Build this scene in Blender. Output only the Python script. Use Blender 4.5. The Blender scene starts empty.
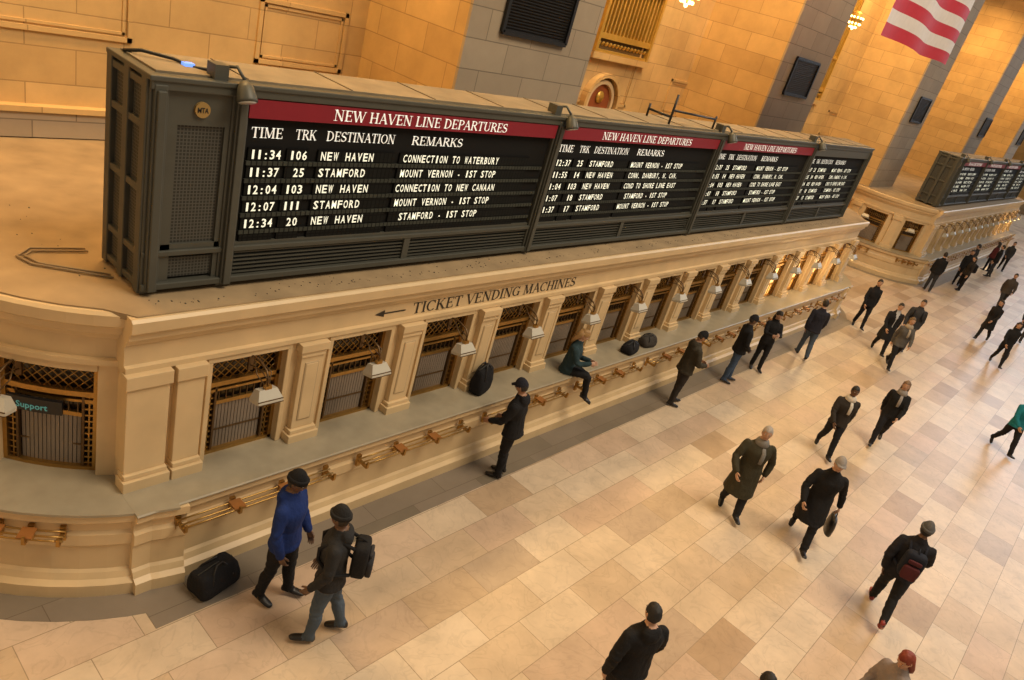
import bpy, math, random
from mathutils import Vector, Matrix, noise, kdtree
random.seed(7)
scene=bpy.context.scene
try:
    scene.view_settings.view_transform='Standard'
except Exception: pass
R=math.radians
# ---------------------------------------------------------------- materials
MATS={}
def newmat(name):
    m=bpy.data.materials.new(name); m.use_nodes=True
    nt=m.node_tree; b=nt.nodes['Principled BSDF']
    return m,nt,b
def mat(name,col,rough=.6,metal=0,var=.12,scale=6,bump=0.0,bscale=60,emit=None,estr=0,spec=.5):
    if name in MATS: return MATS[name]
    m,nt,b=newmat(name)
    b.inputs['Roughness'].default_value=rough; b.inputs['Metallic'].default_value=metal
    b.inputs['Specular IOR Level'].default_value=spec
    tc=nt.nodes.new('ShaderNodeTexCoord')
    n=nt.nodes.new('ShaderNodeTexNoise'); n.inputs['Scale'].default_value=scale; n.inputs['Detail'].default_value=4
    nt.links.new(tc.outputs['Object'],n.inputs['Vector'])
    mx=nt.nodes.new('ShaderNodeMix'); mx.data_type='RGBA'
    mx.inputs[6].default_value=tuple(c*(1-var) for c in col)+(1,)
    mx.inputs[7].default_value=tuple(min(1,c*(1+var)) for c in col)+(1,)
    nt.links.new(n.outputs['Fac'],mx.inputs[0]); nt.links.new(mx.outputs[2],b.inputs['Base Color'])
    if bump>0:
        n2=nt.nodes.new('ShaderNodeTexNoise'); n2.inputs['Scale'].default_value=bscale
        nt.links.new(tc.outputs['Object'],n2.inputs['Vector'])
        bp=nt.nodes.new('ShaderNodeBump'); bp.inputs['Strength'].default_value=bump; bp.inputs['Distance'].default_value=.02
        nt.links.new(n2.outputs['Fac'],bp.inputs['Height']); nt.links.new(bp.outputs[0],b.inputs['Normal'])
    if emit:
        b.inputs['Emission Color'].default_value=tuple(emit)+(1,); b.inputs['Emission Strength'].default_value=estr
    MATS[name]=m; return m
def brickmat(name,c1,c2,mortar,bw,rh,ms=.01,rough=.6,mode='wall',var=.25,nscale=.8,bump=.3,metal=0,spec=.5,offset=.5,ramp=None,vein=0):
    m,nt,b=newmat(name); L=nt.links.new
    tc=nt.nodes.new('ShaderNodeTexCoord'); sp=nt.nodes.new('ShaderNodeSeparateXYZ'); cb=nt.nodes.new('ShaderNodeCombineXYZ')
    L(tc.outputs['Object'],sp.inputs[0])
    if mode=='wall':
        ad=nt.nodes.new('ShaderNodeMath'); ad.operation='ADD'; L(sp.outputs[0],ad.inputs[0]); L(sp.outputs[1],ad.inputs[1])
        L(ad.outputs[0],cb.inputs[0]); L(sp.outputs[2],cb.inputs[1])
    else:
        L(sp.outputs[0],cb.inputs[0]); L(sp.outputs[1],cb.inputs[1])
    br=nt.nodes.new('ShaderNodeTexBrick'); L(cb.outputs[0],br.inputs['Vector'])
    br.offset=offset
    br.inputs['Scale'].default_value=1; br.inputs['Brick Width'].default_value=bw; br.inputs['Row Height'].default_value=rh
    br.inputs['Mortar Size'].default_value=ms; br.inputs['Mortar Smooth'].default_value=.2
    if ramp:
        br.inputs['Color1'].default_value=(0,0,0,1); br.inputs['Color2'].default_value=(1,1,1,1); br.inputs['Mortar'].default_value=(.5,.5,.5,1)
        cr=nt.nodes.new('ShaderNodeValToRGB'); L(br.outputs['Color'],cr.inputs[0]); cr.color_ramp.interpolation='LINEAR'
        while len(cr.color_ramp.elements)<len(ramp): cr.color_ramp.elements.new(.5)
        for i,(p,c) in enumerate(ramp): cr.color_ramp.elements[i].position=p; cr.color_ramp.elements[i].color=c+(1,)
        mxm=nt.nodes.new('ShaderNodeMix'); mxm.data_type='RGBA'; L(br.outputs['Fac'],mxm.inputs[0]); L(cr.outputs[0],mxm.inputs[6]); mxm.inputs[7].default_value=mortar+(1,)
        colout=mxm.outputs[2]
    else:
        br.inputs['Color1'].default_value=c1+(1,); br.inputs['Color2'].default_value=c2+(1,); br.inputs['Mortar'].default_value=mortar+(1,)
        colout=br.outputs['Color']
    n=nt.nodes.new('ShaderNodeTexNoise'); n.inputs['Scale'].default_value=nscale; n.inputs['Detail'].default_value=6; n.inputs['Roughness'].default_value=.65
    L(tc.outputs['Object'],n.inputs['Vector'])
    mr=nt.nodes.new('ShaderNodeMapRange'); mr.inputs[1].default_value=.25; mr.inputs[2].default_value=.75
    mr.inputs[3].default_value=1-var; mr.inputs[4].default_value=1+var*.5; L(n.outputs['Fac'],mr.inputs[0])
    vm=nt.nodes.new('ShaderNodeVectorMath'); vm.operation='SCALE'; L(colout,vm.inputs[0]); L(mr.outputs[0],vm.inputs['Scale'])
    last=vm.outputs[0]
    if vein:
        n3=nt.nodes.new('ShaderNodeTexNoise'); n3.inputs['Scale'].default_value=2.2; n3.inputs['Detail'].default_value=8; n3.inputs['Distortion'].default_value=1.6
        L(tc.outputs['Object'],n3.inputs['Vector'])
        s1=nt.nodes.new('ShaderNodeMath'); s1.operation='SUBTRACT'; L(n3.outputs['Fac'],s1.inputs[0]); s1.inputs[1].default_value=.5
        s2=nt.nodes.new('ShaderNodeMath'); s2.operation='ABSOLUTE'; L(s1.outputs[0],s2.inputs[0])
        m3=nt.nodes.new('ShaderNodeMapRange'); L(s2.outputs[0],m3.inputs[0]); m3.inputs[1].default_value=0; m3.inputs[2].default_value=.03; m3.inputs[3].default_value=1-vein; m3.inputs[4].default_value=1
        v3=nt.nodes.new('ShaderNodeVectorMath'); v3.operation='SCALE'; L(last,v3.inputs[0]); L(m3.outputs[0],v3.inputs['Scale']); last=v3.outputs[0]
    L(last,b.inputs['Base Color'])
    b.inputs['Roughness'].default_value=rough; b.inputs['Metallic'].default_value=metal; b.inputs['Specular IOR Level'].default_value=spec
    if bump>0:
        bp=nt.nodes.new('ShaderNodeBump'); bp.inputs['Strength'].default_value=bump; bp.inputs['Distance'].default_value=.02; bp.invert=True
        L(br.outputs['Fac'],bp.inputs['Height']); L(bp.outputs[0],b.inputs['Normal'])
    MATS[name]=m; return m
M_wall=brickmat('limestone_blocks_warm_lit',(.66,.44,.185),(.56,.36,.145),(.40,.25,.10),1.3,.5,.009,.8,var=.25)  # limestone with the warm recess light mixed into its colour
M_pier=brickmat('limestone_blocks_cool_lit',(.42,.335,.235),(.36,.285,.20),(.22,.175,.12),1.15,.5,.010,.8,var=.15)  # same limestone, cooler daylight tone of the pier fronts put into the colour
M_floor=brickmat('tennessee_marble_floor',(0,0,0),(1,1,1),(.33,.25,.17),1.05,.54,.005,.34,mode='floor',var=.22,nscale=1.6,bump=.03,spec=.38,vein=.10,
   ramp=[(0,(.42,.29,.18)),(.16,(.56,.42,.285)),(.4,(.63,.495,.35)),(.65,(.67,.55,.415)),(.85,(.59,.43,.31)),(1,(.47,.36,.26))])
M_border=brickmat('grey_marble_border',(.25,.205,.16),(.19,.16,.12),(.14,.11,.08),1.3,.7,.005,.35,mode='floor',var=.2,bump=.05)
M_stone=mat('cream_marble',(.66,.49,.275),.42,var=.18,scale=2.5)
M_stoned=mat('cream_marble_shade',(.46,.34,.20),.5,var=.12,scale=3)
M_ledge=mat('ledge_marble',(.34,.295,.21),.3,var=.2,scale=5)
M_roof=mat('dusty_roof',(.34,.24,.13),.9,var=.45,scale=2.2)
M_olive=mat('olive_painted_steel',(.072,.073,.060),.48,metal=.1,var=.15)
M_olived=mat('dark_olive_steel',(.035,.036,.031),.5,metal=.1,var=.1)
M_black=mat('black_metal',(.012,.012,.013),.45,var=.1)
M_mesh=brickmat('perforated_mesh',(.018,.019,.016),(.022,.022,.019),(.075,.075,.064),.035,.035,.006,.6,var=.05,bump=0,offset=0)
M_red=mat('red_header',(.23,.006,.02),.5,var=.08)
M_white=mat('white_letters',(.85,.85,.80),.5,var=.02,emit=(1,1,.92),estr=.35)
M_rowtext=mat('flap_letters',(.8,.82,.68),.5,var=.02,emit=(1,1,.80),estr=.6)
M_flap=brickmat('flap_modules',(.009,.010,.009),(.007,.008,.007),(.003,.003,.003),.062,.20,.008,.7,var=.05,bump=0,offset=0,spec=.15)
M_slat=brickmat('flap_slats',(.055,.06,.05),(.04,.045,.038),(.008,.008,.008),.062,.30,.008,.7,var=.1,bump=0,offset=0,spec=.15)
M_pblack=mat('matt_black_panel',(.010,.010,.010),.8,var=.1,spec=.15)
M_brass=mat('aged_brass',(.42,.25,.075),.35,metal=.85,var=.25,scale=14)
M_bronze=mat('dark_bronze',(.13,.075,.03),.45,metal=.6,var=.3,scale=12)
M_glassd=mat('dark_booth_glass',(.03,.02,.012),.15,var=.2)
M_blind=mat('grey_roller_shutter',(.25,.205,.165),.5,metal=.2,var=.12)
M_lamp=mat('lamp_enamel',(.52,.49,.41),.35,var=.05)
M_glow=mat('lamp_bulb_glow',(1,.8,.45),.5,emit=(1,.66,.25),estr=7)
M_glow2=mat('booth_interior_light',(1,.75,.4),.5,emit=(1,.60,.20),estr=2.2)
M_gold=mat('gilded_grille',(.6,.38,.08),.4,metal=.5,var=.2)
M_leather=mat('tan_leather_pad',(.30,.12,.03),.45,var=.2)
M_text=mat('incised_dark_lettering',(.03,.022,.015),.6,var=.05)
# ---------------------------------------------------------------- mesh builder
class MB:
    def __init__(s): s.v=[];s.f=[];s.m=[];s.mats=[];s.sm=[]
    def mi(s,m):
        if m not in s.mats: s.mats.append(m)
        return s.mats.index(m)
    def add(s,vs,fs,m,M=None,smooth=False,fn=None):
        o=len(s.v); i=s.mi(m)
        for p in vs:
            p=Vector(p)
            if fn: p=Vector(fn(*p))
            if M is not None: p=M@p
            s.v.append(tuple(p))
        for f in fs:
            s.f.append(tuple(o+k for k in f)); s.m.append(i); s.sm.append(smooth)
    def box(s,x0,x1,y0,y1,z0,z1,m,M=None,fn=None):
        vs=[(x,y,z) for z in (z0,z1) for y in (y0,y1) for x in (x0,x1)]
        s.add(vs,[(0,2,3,1),(4,5,7,6),(0,1,5,4),(2,6,7,3),(0,4,6,2),(1,3,7,5)],m,M,fn=fn)
    def prism(s,poly,x0,x1,m,M=None):
        n=len(poly)
        vs=[(x0,y,z) for y,z in poly]+[(x1,y,z) for y,z in poly]
        fs=[(i,(i+1)%n,n+(i+1)%n,n+i) for i in range(n)]+[tuple(range(n))[::-1],tuple(range(n,2*n))]
        s.add(vs,fs,m,M)
    def tube(s,pts,rad,m,n=8,smooth=True,M=None,fn=None,cap=True):
        pts=[Vector(p) for p in pts]
        if not hasattr(rad,'__len__'): rad=[rad]*len(pts)
        vs=[];prev=None
        for i,p in enumerate(pts):
            a=pts[max(i-1,0)];b=pts[min(i+1,len(pts)-1)]
            d=(b-a).normalized()
            if prev is None:
                u=d.orthogonal().normalized()
            else:
                u=(prev-d*prev.dot(d)).normalized()
            prev=u; w=d.cross(u)
            for k in range(n):
                t=2*math.pi*k/n; vs.append(p+(u*math.cos(t)+w*math.sin(t))*rad[i])
        fs=[]
        for i in range(len(pts)-1):
            for k in range(n): fs.append((i*n+k,i*n+(k+1)%n,(i+1)*n+(k+1)%n,(i+1)*n+k))
        if cap: fs+= [tuple(range(n))[::-1],tuple((len(pts)-1)*n+k for k in range(n))]
        s.add(vs,fs,m,M,smooth,fn)
    def rings(s,rs,m,n=14,smooth=True,M=None,close=True):
        vs=[]
        for c,a,b in rs:
            c=Vector(c);a=Vector(a);b=Vector(b)
            for k in range(n):
                t=2*math.pi*k/n; vs.append(c+a*math.cos(t)+b*math.sin(t))
        fs=[]
        for i in range(len(rs)-1):
            for k in range(n): fs.append((i*n+k,i*n+(k+1)%n,(i+1)*n+(k+1)%n,(i+1)*n+k))
        if close: fs+= [tuple(range(n))[::-1],tuple((len(rs)-1)*n+k for k in range(n))]
        s.add(vs,fs,m,M,smooth)
    def ball(s,c,r,m,seg=12,rn=8,M=None,smooth=True,fn=None):
        if not hasattr(r,'__len__'): r=(r,r,r)
        c=Vector(c); vs=[];fs=[]
        vs.append((c.x,c.y,c.z+r[2]))
        for i in range(1,rn):
            ph=math.pi*i/rn
            for k in range(seg):
                t=2*math.pi*k/seg
                vs.append((c.x+r[0]*math.sin(ph)*math.cos(t),c.y+r[1]*math.sin(ph)*math.sin(t),c.z+r[2]*math.cos(ph)))
        vs.append((c.x,c.y,c.z-r[2])); L=len(vs)-1
        for k in range(seg):
            fs.append((0,1+k,1+(k+1)%seg)); fs.append((L,1+(rn-2)*seg+(k+1)%seg,1+(rn-2)*seg+k))
        for i in range(rn-2):
            for k in range(seg): fs.append((1+i*seg+k,1+(i+1)*seg+k,1+(i+1)*seg+(k+1)%seg,1+i*seg+(k+1)%seg))
        s.add(vs,fs,m,M,smooth,fn)
    def arcsweep(s,prof,cx,cy,a0,a1,m,n=24,closed=True):
        P=len(prof);vs=[]
        for i in range(n+1):
            a=R(a0+(a1-a0)*i/n)
            for r,z in prof: vs.append((cx+r*math.cos(a),cy+r*math.sin(a),z))
        fs=[]
        for i in range(n):
            for k in range(P if closed else P-1):
                fs.append((i*P+k,i*P+(k+1)%P,(i+1)*P+(k+1)%P,(i+1)*P+k))
        if closed: fs+=[tuple(range(P)),tuple(n*P+k for k in range(P))[::-1]]
        s.add(vs,fs,m)
    def obj(s,name,parent=None,bevel=0,recalc=True):
        me=bpy.data.meshes.new(name); me.from_pydata(s.v,[],s.f)
        for m in s.mats: me.materials.append(m)
        me.polygons.foreach_set('material_index',s.m); me.polygons.foreach_set('use_smooth',s.sm)
        if recalc:
            import bmesh
            bm=bmesh.new(); bm.from_mesh(me); bmesh.ops.recalc_face_normals(bm,faces=bm.faces); bm.to_mesh(me); bm.free()
        me.update()
        o=bpy.data.objects.new(name,me); scene.collection.objects.link(o)
        if parent: o.parent=parent
        if bevel>0:
            md=o.modifiers.new('bevel','BEVEL'); md.width=bevel; md.segments=2; md.limit_method='ANGLE'
        return o
def empty(name,loc=(0,0,0)):
    e=bpy.data.objects.new(name,None); scene.collection.objects.link(e); e.location=loc; e.empty_display_size=.1
    return e
# ---------------------------------------------------------------- lettering
_tc={}
def textmesh(t):
    if t in _tc: return _tc[t]
    c=bpy.data.curves.new('t','FONT'); c.body=t; c.size=1; c.extrude=.0; c.resolution_u=2; c.offset=.018
    o=bpy.data.objects.new('t',c); scene.collection.objects.link(o)
    bpy.context.view_layer.update()
    me=o.evaluated_get(bpy.context.evaluated_depsgraph_get()).to_mesh()
    vs=[tuple(v.co) for v in me.vertices]; fs=[tuple(p.vertices) for p in me.polygons]
    bpy.data.objects.remove(o); bpy.data.curves.remove(c)
    w=max([v[0] for v in vs]); _tc[t]=(vs,fs,w); return _tc[t]
def mono(mb,t,x,z,h,cw,y,m):
    for i,ch in enumerate(t):
        if ch==' ': continue
        vs,fs,tw=textmesh(ch); mn=min(v[0] for v in vs); ww=tw-mn; tgt=cw*(.76 if ch not in "I1-.:," else .34)
        off=(cw-tgt)/2
        mb.add([(x+i*cw+off+(v[0]-mn)*tgt/ww,y,z+v[1]*h/.73) for v in vs],fs,m)
T,t_=.16,.065
def serif_letter(ch):
    q=[]; 
    def ln(x0,y0,x1,y1,w): 
        d=Vector((x1-x0,y1-y0)); n=Vector((-d.y,d.x)).normalized()*w/2
        q.append([(x0+n.x,y0+n.y),(x1+n.x,y1+n.y),(x1-n.x,y1-n.y),(x0-n.x,y0-n.y)])
    def sf(x,y,w=.34):
        yy=y+.025 if y<.5 else y-.025
        ln(x-w/2,yy,x+w/2,yy,.05)
    def stem(x,w=T,y0=0,y1=1,s0=True,s1=True):
        ln(x,y0,x,y1,w)
        if s0: sf(x,0)
        if s1: sf(x,1)
    def arc(cx,cy,rx,ry,a0,a1,hor=False):
        n=12
        for i in range(n):
            A=[R(a0+(a1-a0)*(i+k)/n) for k in (0,1)]
            P=[]
            for a in A:
                f=abs(math.cos(a)) if not hor else abs(math.cos(a-R(20)))
                w=(t_+(T-t_)*f)/2
                P.append(((cx+(rx+w)*math.cos(a),cy+(ry+w*.8)*math.sin(a)),(cx+(rx-w)*math.cos(a),cy+(ry-w*.8)*math.sin(a))))
            q.append([P[0][0],P[1][0],P[1][1],P[0][1]])
    W=.9
    if ch=='A': ln(.12,0,.45,1,t_);ln(.43,1,.80,0,T);ln(.22,.36,.68,.36,t_);sf(.12,0,.26);sf(.8,0,.3);W=.92
    elif ch=='O': arc(.48,.5,.37,.46,0,180);arc(.48,.5,.37,.46,180,360);W=.98
    elif ch=='C': arc(.47,.5,.37,.46,45,315);ln(.76,.68,.76,.98,t_);W=.88
    elif ch=='G': arc(.47,.5,.37,.46,45,315);ln(.76,.68,.76,.98,t_);ln(.76,.04,.76,.45,T);ln(.62,.45,.88,.45,.05);W=.95
    elif ch=='D': stem(.2);arc(.38,.5,.42,.46,-90,90);ln(.2,.04,.4,.04,t_);ln(.2,.96,.4,.96,t_);W=.95
    elif ch=='E': stem(.2);ln(.2,.97,.68,.97,t_);ln(.2,.52,.55,.52,t_);ln(.2,.03,.7,.03,t_);ln(.68,.78,.68,1,t_);ln(.7,0,.7,.24,t_);ln(.55,.42,.55,.62,t_);W=.8
    elif ch=='H': stem(.2);stem(.76);ln(.2,.5,.76,.5,t_);W=.98
    elif ch=='I': stem(.2);W=.42
    elif ch=='K': stem(.2);ln(.24,.42,.74,1,t_);ln(.4,.58,.8,0,T);sf(.74,1,.26);sf(.82,0,.28);W=.95
    elif ch=='L': stem(.2);ln(.2,.03,.68,.03,t_);ln(.68,0,.68,.26,t_);W=.76
    elif ch=='M': stem(.17,t_);ln(.2,1,.56,.05,T);ln(.56,.05,.9,1,t_);stem(.93);W=1.14
    elif ch=='N': stem(.17,t_);ln(.17,1,.8,0,T);stem(.8,t_,s0=False);W=1.0
    elif ch=='P': stem(.2);arc(.38,.73,.3,.24,-90,90);ln(.2,.97,.4,.97,t_);ln(.2,.49,.4,.49,t_);W=.76
    elif ch=='R': stem(.2);arc(.38,.75,.3,.22,-90,90);ln(.2,.97,.4,.97,t_);ln(.2,.53,.4,.53,t_);ln(.42,.53,.82,0,T);sf(.84,0,.22);W=.9
    elif ch=='S': arc(.36,.73,.24,.23,40,270,True);arc(.36,.27,.26,.24,90,-140,True);ln(.58,.72,.58,.98,t_);ln(.1,.02,.1,.28,t_);ln(.28,.56,.48,.44,T);W=.7
    elif ch=='T': stem(.42,s1=False);ln(.06,.97,.78,.97,t_);ln(.07,.76,.07,1,t_);ln(.77,.76,.77,1,t_);W=.84
    elif ch=='U': stem(.2,y0=.28,s0=False);stem(.76,t_,y0=.28,s0=False);arc(.48,.3,.28,.26,180,360);W=.96
    elif ch=='V': ln(.1,1,.46,0,T);ln(.46,0,.8,1,t_);sf(.1,1,.3);sf(.8,1,.24);W=.9
    elif ch=='W': ln(.1,1,.4,0,T);ln(.4,0,.64,.9,t_);ln(.6,1,.9,0,T);ln(.9,0,1.18,1,t_);sf(.1,1,.3);sf(.6,1,.26);sf(1.18,1,.24);W=1.26
    else: W=.4
    return q,W
def serif(mb,t,x,z,h,w,y,m):
    tot=sum(serif_letter(c)[1] for c in t); sx=w/tot; cx=0
    for c in t:
        q,W=serif_letter(c)
        for p in q: mb.add([(x+(cx+a)*sx,y,z+b*h) for a,b in p],[(0,1,2,3)],m)
        cx+=W
# ---------------------------------------------------------------- shell
f=MB(); f.box(-15,95,-30,12.4,-.2,0,M_floor); floor=f.obj('floor')
YR,YF=12.0,9.35
w=MB()
w.box(-16,96,YR,YR+.6,-.2,30,M_wall)
wall=w.obj('wall_south')
PX=[-4.2,9.17,21.3,34.9,48.8,62.2,75.6,89]
VX=[None,9.92,22.1,35.9,50.3,63.8,77,90]
for i,x in enumerate(PX):
    p=MB()
    p.box(x,x+3.4,YF+.03,YR-.001,0,30,M_wall)
    p.box(x-.02,x+3.42,YF,YF+.06,0,30,M_pier)
    p.box(x-.12,x+3.52,YF-.12,YR-.01,0,1.1,M_pier)
    p.box(x-.06,x+3.46,YF-.06,YR-.01,1.1,1.25,M_pier)
    p.obj('stone_pier')
    if i>=1:
        vx=VX[i]
        v=MB(); zt=7.2; zb=6.2
        v.box(vx,vx+1.75,YF-.03,YF-.005,zb,zt,M_black)
        for k in range(18):
            zz=zb+.06+k*(zt-zb-.1)/18
            v.add([(vx+.06,YF-.035,zz),(vx+1.69,YF-.035,zz),(vx+1.69,YF-.055,zz+.03),(vx+.06,YF-.055,zz+.03)],[(0,1,2,3)],M_black)
        for a,b,c,d in ((vx-.03,vx+.04,zb,zt),(vx+1.71,vx+1.78,zb,zt),(vx,vx+1.75,zb-.04,zb+.03),(vx,vx+1.75,zt-.03,zt+.04)):
            v.box(a,b,YF-.07,YF-.01,c,d,M_black)
        v.obj('wall_vent')
def panel(mb,x0,x1,z0,z1,y=YR):
    for k,(o,d,wd) in enumerate(((0,.035,.07),(.1,.02,.04),)):
        mb.box(x0+o,x1-o,y-d,y+.01,z1-o-wd,z1-o,M_wall); mb.box(x0+o,x1-o,y-d,y+.01,z0+o,z0+o+wd,M_wall)
        mb.box(x0+o,x0+o+wd,y-d,y+.01,z0+o,z1-o,M_wall); mb.box(x1-o-wd,x1-o,y-d,y+.01,z0+o,z1-o,M_wall)
tr=MB()
for k in range(-1,6):
    ox=13.37*k
    panel(tr,7.0+ox,8.75+ox,4.65,5.7); panel(tr,2.0+ox,5.0+ox,4.7,9.5)
    if k==0:
        tr.box(-.7,9.15,YR-.12,YR+.01,3.25,3.62,M_pier)
        tr.box(-.7,9.15,YR-.16,YR+.01,3.62,3.70,M_wall)
tr.obj('trim_1')
for k in range(0,5):
    ox=13.37*k
    g=MB(); x0,x1,z0,z1=16.2+ox,18.5+ox,6.0,11
    g.box(x0,x1,YR-.03,YR+.02,z0,z1,mat('grille_backing',(.12,.07,.02),.7))
    g.box(x0-.15,x1+.15,YR-.16,YR,z0-.16,z0,M_wall)
    n=14
    for i in range(n+1):
        xx=x0+(x1-x0)*i/n; g.box(xx-.025,xx+.025,YR-.1,YR-.03,z0+.35,z1,M_gold)
    for zz in (z0,z0+.33,z0+.4,z0+1.6,z0+3): g.box(x0,x1,YR-.12,YR-.03,zz,zz+.07,M_gold)
    for i in range(n):
        xx=x0+(x1-x0)*(i+.5)/n; g.tube([(xx,YR-.07,z0+.2),(xx,YR-.05,z0+.21)],.06,M_gold,8)
    for xx in (x0-.1,x1): g.box(xx,xx+.1,YR-.14,YR,z0,z1,M_gold)
    g.obj('gilded_window_grille')
    d=MB(); cx=17.0+ox; zc=4.75
    redm=mat('red_brown_door',(.30,.08,.025),.5)
    pts=[(cx-.5,YR-.04,0)]+[(cx-.5*math.cos(R(a)),YR-.04,zc+.5*math.sin(R(a))) for a in range(0,181,12)]+[(cx+.5,YR-.04,0)]
    d.add(pts,[tuple(range(len(pts)))],redm)
    for rr,dep,wd,mm in ((.5,.12,.1,M_stone),(.68,.2,.1,M_wall)):
        for a in range(0,180,12):
            q=[]
            for y in (YR-dep,YR-.005):
                for aa,r_ in ((a,rr),(a+12,rr),(a+12,rr+wd),(a,rr+wd)):
                    q.append((cx-r_*math.cos(R(aa)),y,zc+r_*math.sin(R(aa))))
            d.add(q,[(0,1,2,3),(4,7,6,5),(0,4,5,1),(1,5,6,2),(2,6,7,3),(3,7,4,0)],mm)
        for sx in (-1,1):
            a_,b_=sorted((cx+sx*rr,cx+sx*(rr+wd))); d.box(a_,b_,YR-dep,YR-.005,0,zc,mm)
    d.tube([(cx,YR-.05,4.9),(cx,YR-.08,4.9)],.16,M_gold,12)
    d.obj('door_%d'%(k+1))
e=MB()
M_sky=mat('daylit_window_glass',(.7,.8,1),.3,emit=(.66,.80,1),estr=1.2)
ws=[(-22,-14.5),(-9.5,-2),(3,8.5)]
ys=[-30]+[a for q in ws for a in q]+[12.4]
for i in range(0,len(ys),2): e.box(95,96,ys[i],ys[i+1],-.2,30,M_wall)
for a,b in ws: e.box(95,96,a,b,-.2,7,M_wall); e.box(95,96,a,b,26,30,M_wall)
e.obj('wall_east')
for i,(a,b) in enumerate(ws):
    g=MB(); g.box(95.5,95.6,a,b,7,26,M_sky)
    for k in range(7): yy=a+(b-a)*k/6; g.box(95.3,95.5,yy-.08,yy+.08,7,26,M_black)
    for k in range(12): zz=7+19*k/11; g.box(95.3,95.5,a,b,zz-.08,zz+.08,M_black)
    g.obj('window_%d'%(i+1))
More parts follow.
